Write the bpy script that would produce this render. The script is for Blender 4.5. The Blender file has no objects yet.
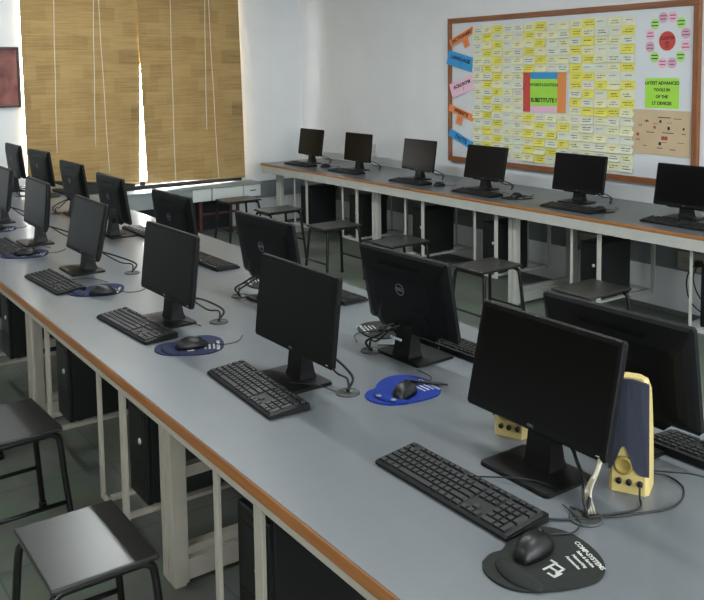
import bpy, bmesh, math, random
from mathutils import Vector, Matrix
PI = math.pi
rnd = random.Random(7)
SC = bpy.context.scene
COL = SC.collection

# ------------------------------------------------------------------ materials
def mat(name, col, rough=0.5, spec=0.5, metal=0.0, var=0.0, vscale=20.0, bump=0.0, bscale=200.0, coat=0.0, coat_r=0.1):
    m = bpy.data.materials.new(name); m.use_nodes = True
    nt = m.node_tree; b = nt.nodes['Principled BSDF']
    b.inputs['Base Color'].default_value = (*col, 1)
    b.inputs['Roughness'].default_value = rough
    b.inputs['Metallic'].default_value = metal
    b.inputs['Specular IOR Level'].default_value = spec
    b.inputs['Coat Weight'].default_value = coat
    b.inputs['Coat Roughness'].default_value = coat_r
    tc = nt.nodes.new('ShaderNodeTexCoord')
    if var > 0:
        n = nt.nodes.new('ShaderNodeTexNoise'); n.inputs['Scale'].default_value = vscale
        n.inputs['Detail'].default_value = 4
        nt.links.new(tc.outputs['Object'], n.inputs['Vector'])
        r = nt.nodes.new('ShaderNodeMapRange')
        r.inputs['From Min'].default_value = 0.3; r.inputs['From Max'].default_value = 0.7
        r.inputs['To Min'].default_value = 1 - var; r.inputs['To Max'].default_value = 1 + var
        nt.links.new(n.outputs['Fac'], r.inputs['Value'])
        mx = nt.nodes.new('ShaderNodeVectorMath'); mx.operation = 'SCALE'
        mx.inputs[0].default_value = col
        nt.links.new(r.outputs['Result'], mx.inputs['Scale'])
        nt.links.new(mx.outputs['Vector'], b.inputs['Base Color'])
    if bump > 0:
        n2 = nt.nodes.new('ShaderNodeTexNoise'); n2.inputs['Scale'].default_value = bscale
        nt.links.new(tc.outputs['Object'], n2.inputs['Vector'])
        bp = nt.nodes.new('ShaderNodeBump'); bp.inputs['Strength'].default_value = bump
        bp.inputs['Distance'].default_value = 0.002
        nt.links.new(n2.outputs['Fac'], bp.inputs['Height'])
        nt.links.new(bp.outputs['Normal'], b.inputs['Normal'])
    return m

def wood_mat(name, c1, c2, rough=0.4, axis='Y'):
    m = mat(name, c1, rough); nt = m.node_tree; b = nt.nodes['Principled BSDF']
    tc = nt.nodes.new('ShaderNodeTexCoord'); mp = nt.nodes.new('ShaderNodeMapping')
    mp.inputs['Scale'].default_value = (60, 4, 60) if axis == 'Y' else (60, 60, 6)
    n = nt.nodes.new('ShaderNodeTexNoise'); n.inputs['Scale'].default_value = 1.0; n.inputs['Detail'].default_value = 5
    r = nt.nodes.new('ShaderNodeValToRGB')
    r.color_ramp.elements[0].position = 0.35; r.color_ramp.elements[0].color = (*c1, 1)
    r.color_ramp.elements[1].position = 0.7; r.color_ramp.elements[1].color = (*c2, 1)
    nt.links.new(tc.outputs['Object'], mp.inputs['Vector']); nt.links.new(mp.outputs['Vector'], n.inputs['Vector'])
    nt.links.new(n.outputs['Fac'], r.inputs['Fac']); nt.links.new(r.outputs['Color'], b.inputs['Base Color'])
    return m

M = {}
M['wall'] = mat('wall_paint', (0.74, 0.76, 0.775), 0.75, 0.3, var=0.03, vscale=2.5, bump=0.1, bscale=90)
M['ceiling'] = mat('ceiling_paint', (0.72, 0.73, 0.73), 0.8, 0.2)
M['band'] = mat('grey_band', (0.20, 0.225, 0.235), 0.55, var=0.08, vscale=8)
M['skirt'] = mat('skirting_tile', (0.13, 0.14, 0.13), 0.35, var=0.15, vscale=30)
M['laminate'] = mat('grey_laminate', (0.108, 0.120, 0.130), 0.38, 0.5, var=0.035, vscale=14, coat=0.4, coat_r=0.15)
M['edge'] = wood_mat('orange_wood_edge', (0.28, 0.108, 0.028), (0.39, 0.155, 0.045), 0.38)
M['bframe'] = wood_mat('brown_wood_frame', (0.20, 0.072, 0.025), (0.30, 0.115, 0.045), 0.4)
M['bframe_v'] = wood_mat('brown_wood_frame_upright', (0.20, 0.072, 0.025), (0.30, 0.115, 0.045), 0.4, 'Z')
M['cream'] = mat('cream_steel', (0.41, 0.385, 0.32), 0.45, var=0.05, vscale=12)
M['white_steel'] = mat('white_steel', (0.40, 0.41, 0.375), 0.45, var=0.05, vscale=12)
M['black'] = mat('black_plastic', (0.004, 0.004, 0.004), 0.42, 0.25, bump=0.12, bscale=900)
M['back'] = mat('matte_black_cover', (0.0032, 0.0037, 0.0038), 0.45, 0.2, bump=0.2, bscale=700)
M['screen'] = mat('dark_screen', (0.002, 0.0021, 0.0017), 0.28, 0.18)
M['key'] = mat('black_keys', (0.008, 0.008, 0.0085), 0.45, 0.28)
M['kbody'] = mat('keyboard_body', (0.005, 0.005, 0.005), 0.5, 0.25)
M['gloss'] = mat('glossy_black', (0.006, 0.0065, 0.0065), 0.4, 0.35)
M['grommet'] = mat('grey_grommet', (0.035, 0.042, 0.040), 0.5)
M['rubber'] = mat('black_cable', (0.008, 0.008, 0.008), 0.5, 0.4)
M['padblack'] = mat('black_pad_cloth', (0.016, 0.018, 0.016), 0.85, 0.2, var=0.1, vscale=60)
M['padblue'] = mat('blue_pad_cloth', (0.007, 0.024, 0.18), 0.85, 0.2, var=0.1, vscale=60)
M['padnavy'] = mat('navy_pad_cloth', (0.018, 0.022, 0.055), 0.85, 0.2, var=0.1, vscale=60)
M['print'] = mat('pale_print', (0.42, 0.43, 0.40), 0.8)
M['gel'] = mat('clear_gel', (0.14, 0.145, 0.16), 0.25, 0.5)
M['logo'] = mat('grey_emblem', (0.22, 0.23, 0.235), 0.3, metal=0.5)
M['silver'] = mat('silver_button', (0.65, 0.66, 0.66), 0.3, metal=0.4)
M['sleeve'] = mat('clear_sleeve', (0.24, 0.22, 0.16), 0.18, 0.8)
M['spk'] = mat('cream_plastic', (0.52, 0.42, 0.16), 0.42, 0.5, var=0.04, vscale=9)
M['grille'] = mat('blue_grey_grille', (0.032, 0.036, 0.055), 0.8, 0.25, bump=0.5, bscale=900)
M['port'] = mat('speaker_port', (0.30, 0.22, 0.05), 0.5)
M['seat'] = mat('dark_stool_top', (0.018, 0.017, 0.017), 0.30, 0.5, var=0.12, vscale=9, coat=0.2, coat_r=0.25)
M['tube'] = mat('black_tube', (0.007, 0.007, 0.0065), 0.35, 0.35)
M['case'] = mat('black_case', (0.010, 0.011, 0.0115), 0.42, 0.4, bump=0.1, bscale=500)
M['deskgrey'] = mat('desk_grey', (0.25, 0.285, 0.285), 0.45, var=0.05, vscale=6)
M['drawer'] = mat('drawer_white', (0.60, 0.645, 0.615), 0.45)
M['redsteel'] = mat('red_oxide_steel', (0.075, 0.026, 0.020), 0.5)
M['navy'] = mat('dark_modesty_panel', (0.010, 0.011, 0.018), 0.6)
M['socket'] = mat('socket_plastic', (0.40, 0.385, 0.32), 0.4)
M['socket_white'] = mat('white_socket_plastic', (0.60, 0.62, 0.62), 0.4)
M['board'] = mat('board_white', (0.66, 0.69, 0.72), 0.4, var=0.02, vscale=3)
M['p_yellow'] = mat('yellow_paper', (0.76, 0.70, 0.12), 0.8, var=0.05, vscale=20)
M['p_cream'] = mat('cream_paper', (0.74, 0.73, 0.46), 0.8, var=0.03, vscale=20)
M['p_white'] = mat('white_paper', (0.69, 0.71, 0.58), 0.8, var=0.03, vscale=20)
M['p_green'] = mat('green_card', (0.36, 0.70, 0.07), 0.8, var=0.04, vscale=9)
M['p_lime'] = mat('lime_dot', (0.42, 0.72, 0.20), 0.8)
M['p_pink'] = mat('pink_card', (0.78, 0.50, 0.62), 0.8)
M['p_mauve'] = mat('mauve_dot', (0.62, 0.40, 0.52), 0.8)
M['p_red'] = mat('red_card', (0.55, 0.065, 0.055), 0.7)
M['p_orange'] = mat('orange_card', (0.78, 0.24, 0.07), 0.8)
M['p_dorange'] = mat('deep_orange_card', (0.72, 0.26, 0.07), 0.8)
M['p_blue'] = mat('blue_card', (0.04, 0.30, 0.62), 0.8)
M['p_beige'] = mat('beige_sheet', (0.56, 0.43, 0.27), 0.8, var=0.06, vscale=8)
M['ink'] = mat('black_ink', (0.015, 0.014, 0.02), 0.8)
M['ink_blue'] = mat('blue_ink', (0.06, 0.13, 0.36), 0.8)
M['ink_red'] = mat('red_ink', (0.38, 0.07, 0.05), 0.8)
M['ink_brown'] = mat('brown_ink', (0.26, 0.17, 0.03), 0.8)
M['cordw'] = mat('pale_cord', (0.78, 0.72, 0.58), 0.7)
M['frame_dark'] = mat('dark_picture_frame', (0.025, 0.014, 0.012), 0.35)
M['alu'] = mat('window_frame_grey', (0.30, 0.32, 0.33), 0.4, metal=0.3)
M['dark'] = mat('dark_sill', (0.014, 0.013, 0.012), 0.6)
M['tissue'] = mat('white_plastic', (0.75, 0.77, 0.78), 0.5)

# red abstract picture
m = mat('red_canvas', (0.2, 0.04, 0.035), 0.5); nt = m.node_tree
n = nt.nodes.new('ShaderNodeTexNoise'); n.inputs['Scale'].default_value = 4.5; n.inputs['Distortion'].default_value = 1.2
r = nt.nodes.new('ShaderNodeValToRGB')
r.color_ramp.elements[0].position = 0.35; r.color_ramp.elements[0].color = (0.10, 0.018, 0.018, 1)
r.color_ramp.elements[1].position = 0.68; r.color_ramp.elements[1].color = (0.27, 0.085, 0.065, 1)
tc = nt.nodes.new('ShaderNodeTexCoord')
nt.links.new(tc.outputs['Object'], n.inputs['Vector']); nt.links.new(n.outputs['Fac'], r.inputs['Fac'])
nt.links.new(r.outputs['Color'], nt.nodes['Principled BSDF'].inputs['Base Color']); M['canvas'] = m
M['added_panel'] = wood_mat('added_brown_panel', (0.085, 0.055, 0.030), (0.13, 0.085, 0.045), 0.6, 'Z')

# floor: large dull green-grey tiles
m = mat('floor_tile', (0.1, 0.11, 0.095), 0.3, 0.5); nt = m.node_tree; b = nt.nodes['Principled BSDF']
tc = nt.nodes.new('ShaderNodeTexCoord')
bk = nt.nodes.new('ShaderNodeTexBrick'); bk.offset = 0.0; bk.inputs['Scale'].default_value = 1.0
bk.inputs['Brick Width'].default_value = 0.6; bk.inputs['Row Height'].default_value = 0.6
bk.inputs['Mortar Size'].default_value = 0.004
bk.inputs['Color1'].default_value = (0.175, 0.20, 0.165, 1); bk.inputs['Color2'].default_value = (0.195, 0.22, 0.18, 1)
bk.inputs['Mortar'].default_value = (0.12, 0.13, 0.11, 1)
n = nt.nodes.new('ShaderNodeTexNoise'); n.inputs['Scale'].default_value = 7; n.inputs['Detail'].default_value = 6
mx = nt.nodes.new('ShaderNodeMix'); mx.data_type = 'RGBA'; mx.blend_type = 'MULTIPLY'; mx.inputs['Factor'].default_value = 0.5
nt.links.new(tc.outputs['Object'], bk.inputs['Vector']); nt.links.new(tc.outputs['Object'], n.inputs['Vector'])
nt.links.new(bk.outputs['Color'], mx.inputs['A']); nt.links.new(n.outputs['Color'], mx.inputs['B'])
nt.links.new(mx.outputs['Result'], b.inputs['Base Color']); M['floor'] = m

# woven bamboo blind
def bamboo():
    m = bpy.data.materials.new('woven_bamboo'); m.use_nodes = True; nt = m.node_tree
    N = nt.nodes; L = nt.links; b = N['Principled BSDF']; out = N['Material Output']
    tc = N.new('ShaderNodeTexCoord')
    def math_(op, a, bb=None):
        q = N.new('ShaderNodeMath'); q.operation = op
        for i, v in enumerate((a, bb)):
            if v is None: continue
            if isinstance(v, (int, float)): q.inputs[i].default_value = v
            else: L.new(v, q.inputs[i])
        return q.outputs[0]
    sx = N.new('ShaderNodeSeparateXYZ'); L.new(tc.outputs['Object'], sx.inputs[0])
    X, Z = sx.outputs['X'], sx.outputs['Z']
    def noise(scale, src=None, det=3):
        mp = N.new('ShaderNodeMapping'); mp.inputs['Scale'].default_value = scale
        L.new(src or tc.outputs['Object'], mp.inputs['Vector'])
        n = N.new('ShaderNodeTexNoise'); n.inputs['Scale'].default_value = 1; n.inputs['Detail'].default_value = det
        L.new(mp.outputs['Vector'], n.inputs['Vector']); return n.outputs['Fac']
    # patches where strips of darker reed were woven in
    cv = N.new('ShaderNodeCombineXYZ')
    zr = math_('FLOOR', math_('MULTIPLY', Z, 7.3))
    L.new(math_('FLOOR', math_('ADD', math_('MULTIPLY', X, 4.6), math_('MULTIPLY', zr, 0.37))), cv.inputs[0])
    L.new(zr, cv.inputs[2])
    wn = N.new('ShaderNodeTexWhiteNoise'); wn.noise_dimensions = '3D'; L.new(cv.outputs[0], wn.inputs['Vector'])
    patch = wn.outputs['Value']
    reed = noise((2.2, 1, 75), det=3)          # single reeds
    streak = noise((7, 1, 170), det=2)
    big = noise((1.6, 1, 1.3))
    s = math_('ADD', math_('MULTIPLY', math_('POWER', patch, 0.5), 0.20), math_('MULTIPLY', reed, 0.50))
    s = math_('ADD', s, math_('MULTIPLY', streak, 0.28)); s = math_('ADD', s, math_('MULTIPLY', big, 0.26))
    s = math_('SUBTRACT', s, 0.10)
    rp = N.new('ShaderNodeValToRGB'); e = rp.color_ramp.elements
    e[0].position = 0.25; e[0].color = (0.19, 0.115, 0.050, 1)
    e[1].position = 0.80; e[1].color = (0.60, 0.455, 0.22, 1)
    k = rp.color_ramp.elements.new(0.52); k.color = (0.45, 0.315, 0.140, 1)
    L.new(s, rp.inputs['Fac'])
    # vertical binding threads
    th = math_('FRACT', math_('MULTIPLY', X, 11.0))
    th = math_('LESS_THAN', th, 0.035)
    mx = N.new('ShaderNodeMix'); mx.data_type = 'RGBA'
    L.new(math_('MULTIPLY', th, 0.35), mx.inputs['Factor']); L.new(rp.outputs['Color'], mx.inputs['A'])
    mx.inputs['B'].default_value = (0.5, 0.42, 0.22, 1)
    L.new(mx.outputs['Result'], b.inputs['Base Color']); b.inputs['Roughness'].default_value = 0.6
    b.inputs['Specular IOR Level'].default_value = 0.25
    tr = N.new('ShaderNodeBsdfTranslucent'); L.new(mx.outputs['Result'], tr.inputs['Color'])
    ms = N.new('ShaderNodeMixShader'); ms.inputs[0].default_value = 0.05
    L.new(b.outputs[0], ms.inputs[1]); L.new(tr.outputs[0], ms.inputs[2]); L.new(ms.outputs[0], out.inputs['Surface'])
    return m
M['bamboo'] = bamboo()

m = bpy.data.materials.new('window_glass'); m.use_nodes = True; nt = m.node_tree
t = nt.nodes.new('ShaderNodeBsdfTransparent'); g = nt.nodes.new('ShaderNodeBsdfGlossy'); g.inputs['Roughness'].default_value = 0.02
ms = nt.nodes.new('ShaderNodeMixShader'); ms.inputs[0].default_value = 0.08
nt.links.new(t.outputs[0], ms.inputs[1]); nt.links.new(g.outputs[0], ms.inputs[2])
nt.links.new(ms.outputs[0], nt.nodes['Material Output'].inputs['Surface']); M['glass'] = m

# ------------------------------------------------------------------ mesh helpers
def B(): return bmesh.new()
def box(bm, x0, x1, y0, y1, z0, z1, bev=0.0, seg=2, mi=0):
    vs = [bm.verts.new((x, y, z)) for z in (z0, z1) for y in (y0, y1) for x in (x0, x1)]
    fs = [bm.faces.new([vs[i] for i in q]) for q in ((0,2,3,1),(4,5,7,6),(0,1,5,4),(2,6,7,3),(0,4,6,2),(1,3,7,5))]
    for f in fs: f.material_index = mi
    if bev > 0:
        es = list({e for f in fs for e in f.edges})
        bmesh.ops.bevel(bm, geom=es, offset=bev, segments=seg, affect='EDGES', profile=0.5)
def catmull(pts, n=6):
    P = [Vector(p) for p in pts]; P = [2*P[0]-P[1]] + P + [2*P[-1]-P[-2]]; out = []
    for i in range(1, len(P)-2):
        for k in range(n):
            t = k/n; a, b, c, d = P[i-1:i+3]
            out.append(0.5*((2*b)+(c-a)*t+(2*a-5*b+4*c-d)*t*t+(3*b-a-3*c+d)*t**3))
    out.append(P[-2]); return out
def tube(bm, pts, r, n=8, smooth=True, sub=6, mi=0):
    P = catmull(pts, sub) if smooth else [Vector(p) for p in pts]
    rings = []; up = None
    for i, p in enumerate(P):
        t = (P[min(i+1, len(P)-1)] - P[max(i-1, 0)]).normalized()
        if up is None:
            up = Vector((0, 0, 1)) if abs(t.z) < 0.9 else Vector((1, 0, 0))
        a = t.cross(up)
        if a.length < 1e-6: a = t.orthogonal()
        a.normalize(); b = a.cross(t).normalized(); up = b
        rings.append([bm.verts.new(p + r*(math.cos(2*PI*k/n)*a + math.sin(2*PI*k/n)*b)) for k in range(n)])
    for q, w in zip(rings, rings[1:]):
        for k in range(n):
            f = bm.faces.new((q[k], q[(k+1) % n], w[(k+1) % n], w[k])); f.smooth = True; f.material_index = mi
    for rr in (rings[0][::-1], rings[-1]):
        f = bm.faces.new(rr); f.material_index = mi
def prism(bm, pts, z0, z1, bev=0.0, mi=0):
    a = [bm.verts.new((x, y, z0)) for x, y in pts]; b = [bm.verts.new((x, y, z1)) for x, y in pts]
    n = len(pts); fs = [bm.faces.new(a[::-1])]; top = bm.faces.new(b); fs.append(top)
    for i in range(n): fs.append(bm.faces.new((a[i], a[(i+1) % n], b[(i+1) % n], b[i])))
    for f in fs: f.material_index = mi
    if bev > 0: bmesh.ops.bevel(bm, geom=list(top.edges), offset=bev, segments=2, affect='EDGES')
def lathe(bm, prof, n=24, c=(0, 0, 0), mi=0):
    rings = [[bm.verts.new((c[0]+r*math.cos(2*PI*k/n), c[1]+r*math.sin(2*PI*k/n), c[2]+z)) for k in range(n)] for r, z in prof]
    for q, w in zip(rings, rings[1:]):
        for k in range(n):
            f = bm.faces.new((q[k], q[(k+1) % n], w[(k+1) % n], w[k])); f.smooth = True; f.material_index = mi
    bm.faces.new(rings[0][::-1]).material_index = mi; bm.faces.new(rings[-1]).material_index = mi
def loft(bm, rings, mi=0, caps=True, smooth=False):
    R = [[bm.verts.new(p) for p in r] for r in rings]; n = len(R[0])
    for q, w in zip(R, R[1:]):
        for k in range(n):
            f = bm.faces.new((q[k], q[(k+1) % n], w[(k+1) % n], w[k])); f.smooth = smooth; f.material_index = mi
    if caps:
        bm.faces.new(R[0][::-1]).material_index = mi; bm.faces.new(R[-1]).material_index = mi

def obj(name, bm, ms, parent=None, loc=None):
    bmesh.ops.recalc_face_normals(bm, faces=bm.faces[:])
    me = bpy.data.meshes.new(name); bm.to_mesh(me); bm.free()
    for x in (ms if isinstance(ms, (list, tuple)) else [ms]): me.materials.append(x)
    o = bpy.data.objects.new(name, me); COL.objects.link(o)
    if parent: o.parent = parent
    if loc: o.location = loc
    return o
def tag(o, label, cat, group=None):
    o['label'] = label; o['category'] = cat
    if group: o['group'] = group
    return o
def thing(name, label, cat, loc=(0, 0, 0), rz=0, group=None):
    o = bpy.data.objects.new(name, None); COL.objects.link(o); o.empty_display_size = 0.05
    o.location = loc; o.rotation_euler = (0, 0, rz); return tag(o, label, cat, group)
def struct(name, bm, m, parent=None):
    o = obj(name, bm, m, parent)
    if not parent: o['kind'] = 'structure'
    return o
def dup(root, loc, rz, label):
    r = root.copy(); COL.objects.link(r); r.location = loc; r.rotation_euler = (0, 0, rz); r['label'] = label
    for ch in root.children:
        c = ch.copy(); COL.objects.link(c); c.parent = r
        for g in ch.children:
            d = g.copy(); COL.objects.link(d); d.parent = c
    return r
def kids(o, nm): return [c for c in o.children if c.name.split('.')[0] == nm]
def text_obj(name, s, size, m, parent, mtx, extrude=0.0003, bold=0.0, align='CENTER'):
    cu = bpy.data.curves.new(name, 'FONT'); cu.body = s; cu.size = size; cu.align_x = align; cu.align_y = 'CENTER'
    cu.extrude = extrude; cu.offset = bold; cu.resolution_u = 3
    t = bpy.data.objects.new(name, cu); COL.objects.link(t)
    dg = bpy.context.evaluated_depsgraph_get(); dg.update()
    me = bpy.data.meshes.new_from_object(t.evaluated_get(dg)); me.name = name
    bpy.data.objects.remove(t); bpy.data.curves.remove(cu)
    me.transform(mtx); me.materials.clear(); me.materials.append(m)
    o = bpy.data.objects.new(name, me); COL.objects.link(o); o.parent = parent; return o

# ------------------------------------------------------------------ the room
XR, YB, XL, YF, ZC = 5.105, 8.25, -2.0, -2.6, 3.05
bm = B(); box(bm, XL-0.2, XR+0.2, YF-0.2, YB+0.2, -0.1, 0); struct('floor', bm, M['floor'])
bm = B(); box(bm, XL-0.2, XR+0.2, YF-0.2, YB+0.2, ZC, ZC+0.1); struct('ceiling', bm, M['ceiling'])
bm = B(); box(bm, XR, XR+0.2, YF-0.2, YB+0.2, 0, ZC); struct('wall_right', bm, M['wall'])
FW = (-1.4, 4.4, 0.95, 2.65)          # unseen window band added behind the viewer to light the room
bm = B(); box(bm, XL-0.2, FW[0], YF-0.2, YF, 0, ZC); box(bm, FW[1], XR+0.2, YF-0.2, YF, 0, ZC)
box(bm, FW[0], FW[1], YF-0.2, YF, 0, FW[2]); box(bm, FW[0], FW[1], YF-0.2, YF, FW[3], ZC); struct('wall_front', bm, M['wall'])
bm = B(); box(bm, XL-0.2, XL, YF-0.2, YB+0.2, 0, ZC); struct('wall_left', bm, M['wall'])
bm = B(); box(bm, XL, XL+0.02, YF, YB, 0.85, ZC-0.3, 0.004); o = struct('trim_added_panel', bm, M['added_panel'])  # unseen brown panel added to darken screen reflections; bare wall below bounces light
# back wall with the window behind the blinds
W0, W1, WZ0, WZ1 = 2.082, 4.25, 0.555, 2.60
bm = B(); box(bm, XL-0.2, W0, YB, YB+0.2, 0, ZC); box(bm, W1, XR+0.2, YB, YB+0.2, 0, ZC)
box(bm, W0, W1, YB, YB+0.2, 0, WZ0); box(bm, W0, W1, YB, YB+0.2, WZ1, ZC); struct('wall_back', bm, M['wall'])
wn = thing('window_1', '', ''); del wn['label'], wn['category']; wn['kind'] = 'structure'
bm = B(); a = 0.05
box(bm, W0, W0+0.015, YB+0.08, YB+0.13, WZ0, WZ1); box(bm, W1-a, W1, YB+0.08, YB+0.13, WZ0, WZ1)
box(bm, W0, W1, YB+0.08, YB+0.13, WZ1-a, WZ1); box(bm, W0, W1, YB+0.08, YB+0.13, WZ0, WZ0+a)
box(bm, 3.02, 3.07, YB+0.08, YB+0.13, WZ0, WZ1)
obj('window_frame', bm, M['alu'], wn)
bm = B(); box(bm, W0, W1, YB+0.10, YB+0.106, WZ0, WZ1); obj('pane', bm, M['glass'], wn)
bm = B(); box(bm, W0-0.01, W1+0.06, YB-0.012, YB+0.08, WZ0-0.045, WZ0+0.016, 0.004); box(bm, W0, 3.12, YB-0.004, YB+0.06, WZ0, 0.745); obj('sill_and_leak_block', bm, M['dark'], wn)  # second box is added to block light leaking under the left blind
bm = B(); box(bm, 3.18, 3.23, YB+0.0, YB+0.03, WZ0+0.012, WZ0+0.055, 0.006); box(bm, 3.16, 3.195, YB+0.005, YB+0.02, WZ0+0.035, WZ0+0.05, 0.004)
obj('window_latch', bm, M['dark'], wn)
wl = thing('window_added', '', ''); del wl['label'], wl['category']; wl['kind'] = 'structure'
bm = B()
for x0, x1 in ((FW[0], FW[0]+a), (FW[1]-a, FW[1]), (0.5, 0.55), (2.45, 2.5)): box(bm, x0, x1, YF-0.13, YF-0.08, FW[2], FW[3])
for z0, z1 in ((FW[2], FW[2]+a), (FW[3]-a, FW[3])): box(bm, FW[0], FW[1], YF-0.13, YF-0.08, z0, z1)
obj('window_frame', bm, M['alu'], wl)
bm = B(); box(bm, FW[0], FW[1], YF-0.106, YF-0.10, FW[2], FW[3]); obj('pane', bm, M['glass'], wl)
bm = B(); box(bm, XR-0.012, XR, YF, YB, 0, 0.035); struct('baseboard_right', bm, M['skirt'])
bm = B(); box(bm, XL, XR-0.012, YB-0.012, YB, 0, 0.035); struct('baseboard_back', bm, M['skirt'])
bm = B(); box(bm, XR-0.016, XR, YF, YB, 0.318, 0.5, 0.003); struct('trim_1', bm, M['band'])
bm = B(); box(bm, XL, XR-0.016, YB-0.016, YB, 0.318, 0.5, 0.003); struct('trim_2', bm, M['band'])

# ------------------------------------------------------------------ tables
def leg_frame(parent, xf, xb, yc, m, post=0.055, hw=0.022, top=0.684, mid=True):
    """two adjoining pairs of posts tied by a floor rail and a middle rail"""
    for s in (-1, 1):
        y = yc + s*(hw+0.003)
        for x, w in ((xf, post), (xb-post, post)):
            bm = B(); box(bm, x, x+w, y-hw, y+hw, 0.012, top, 0.003)
            box(bm, x+0.008, x+w-0.008, y-hw*0.6, y+hw*0.6, 0.0, 0.012); obj('leg', bm, m, parent)
    bm = B(); box(bm, xf+post, xb-post, yc-0.045, yc+0.045, 0.02, 0.09, 0.003); box(bm, xf+post, xb-post, yc-0.02, yc+0.02, 0.09, 0.12, 0.003)
    obj('floor_rail', bm, m, parent)
    if mid: bm = B(); box(bm, xf+post, xb-post, yc-0.02, yc+0.02, 0.36, 0.40, 0.003); obj('middle_rail', bm, m, parent)
def pc_holder(parent, xf, xb, yc, m, zb=0.2, ztop=0.684, w1=0.03, w2=0.022):
    """hanging cradle for a computer: a U strap in front, one behind, joined by two rails"""
    bm = B()
    for x in (xf, xb-0.012):
        box(bm, x, x+0.012, yc-0.100-w1, yc-0.100, zb, ztop, 0.002)
        box(bm, x, x+0.012, yc+0.100, yc+0.100+w2, zb, ztop, 0.002)
        box(bm, x, x+0.012, yc-0.100-w1, yc+0.100+w2, zb-0.02, zb, 0.002)
    for y in (yc-0.09, yc+0.07): box(bm, xf+0.02, xb-0.02, y-0.012, y+0.012, zb-0.014, zb, 0.001)
    return obj('computer_cradle', bm, m, parent)
def grommet(parent, x, y, r=0.036):
    bm = B(); lathe(bm, [(r, 0.75), (r, 0.7535), (r*0.86, 0.755), (r*0.82, 0.7525), (0.001, 0.7525)], 24, (x, y, 0)); return obj('cable_grommet', bm, M['grommet'], parent)

# long double-sided table down the middle
TX0, TX1, TY0, TY1 = 0.906, 2.146, 0.52, 7.62
ct = thing('computer_table', 'long grey double-sided computer table with orange wooden edge in the middle of the room', 'table', (0, 0, 0))
bm = B(); box(bm, TX0+0.022, TX1-0.022, TY0+0.022, TY1-0.022, 0.712, 0.749); box(bm, TX0+0.003, TX1-0.003, TY0+0.003, TY1-0.003, 0.7485, 0.75); obj('tabletop', bm, M['laminate'], ct)
def edge_loop(bm, x0, x1, y0, y1, z0, z1, t, sides):
    if 'W' in sides: box(bm, x0, x0+t, y0, y1, z0, z1, 0.004, 3)
    if 'E' in sides: box(bm, x1-t, x1, y0, y1, z0, z1, 0.004, 3)
    if 'S' in sides: box(bm, x0+t, x1-(t if 'E' in sides else 0), y0, y0+t, z0, z1, 0.004, 3)
    if 'N' in sides: box(bm, x0+t, x1-(t if 'E' in sides else 0), y1-t, y1, z0, z1, 0.004, 3)
bm = B(); edge_loop(bm, TX0, TX1, TY0, TY1, 0.714, 0.7485, 0.022, 'WESN'); obj('edge_band', bm, M['edge'], ct)
bm = B()
box(bm, TX0+0.012, TX0+0.05, TY0+0.012, TY1-0.012, 0.684, 0.7135, 0.002); box(bm, TX1-0.05, TX1-0.012, TY0+0.012, TY1-0.012, 0.684, 0.7135, 0.002)
box(bm, TX0+0.05, TX1-0.05, TY0+0.012, TY0+0.05, 0.684, 0.7135); box(bm, TX0+0.05, TX1-0.05, TY1-0.05, TY1-0.012, 0.684, 0.7135)
box(bm, 1.5, 1.55, TY0+0.05, TY1-0.05, 0.684, 0.7135)
obj('apron', bm, M['cream'], ct)
for y in (0.86, 2.60, 4.27, 5.95, 7.45): leg_frame(ct, 1.05, 2.00, y, M['cream'])
NEARPC = [1.03, 1.91, 2.85, 3.73, 4.75, 5.6, 6.6]
for y in NEARPC: pc_holder(ct, 0.955, 1.40, y, M['cream'], w1=0.042, w2=0.026)
for y in NEARPC[:4]: pc_holder(ct, 1.62, 2.09, y, M['cream'])
GF = [(1.397, 1.15), (1.401, 2.04), (1.421, 2.933), (1.452, 3.919), (1.45, 4.78), (1.45, 5.62)]
GB = [(1.70, 1.47), (1.681, 2.306), (1.66, 3.22), (1.69, 4.25), (1.66, 5.04), (1.68, 5.93), (1.70, 6.95), (1.66, 7.46)]
for g in GF + GB: grommet(ct, *g)

# bench along the right wall
BX0, BX1, BY0, BY1 = 4.298, 5.088, 2.1, 7.8
wb = thing('side_bench', 'long grey computer bench with orange wooden edge along the right-hand wall', 'table', (0, 0, 0))
bm = B(); box(bm, BX0+0.022, BX1, BY0, BY1-0.022, 0.715, 0.749); box(bm, BX0+0.003, BX1, BY0, BY1-0.003, 0.7485, 0.75); obj('tabletop', bm, M['laminate'], wb)
bm = B(); edge_loop(bm, BX0, BX1, BY0, BY1, 0.727, 0.7485, 0.022, 'WN'); obj('edge_band', bm, M['edge'], wb)
bm = B(); box(bm, BX0+0.004, BX0+0.0215, BY0, BY1-0.022, 0.66, 0.7265); box(bm, BX0+0.0215, BX0+0.05, BY0, BY1-0.022, 0.66, 0.7145); box(bm, BX0+0.05, BX1, BY1-0.05, BY1-0.022, 0.66, 0.7145)
obj('apron', bm, M['white_steel'], wb)
for y in (2.60, 4.31, 5.96, 7.62): leg_frame(wb, 4.40, 5.06, y, M['white_steel'], 0.045, 0.018, 0.662, False)
BENCHPC = [7.11, 6.275, 5.365, 4.54, 3.62, 2.745]
for y in BENCHPC: pc_holder(wb, 4.35, 4.92, y, M['white_steel'], ztop=0.662, w2=0.016)

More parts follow.
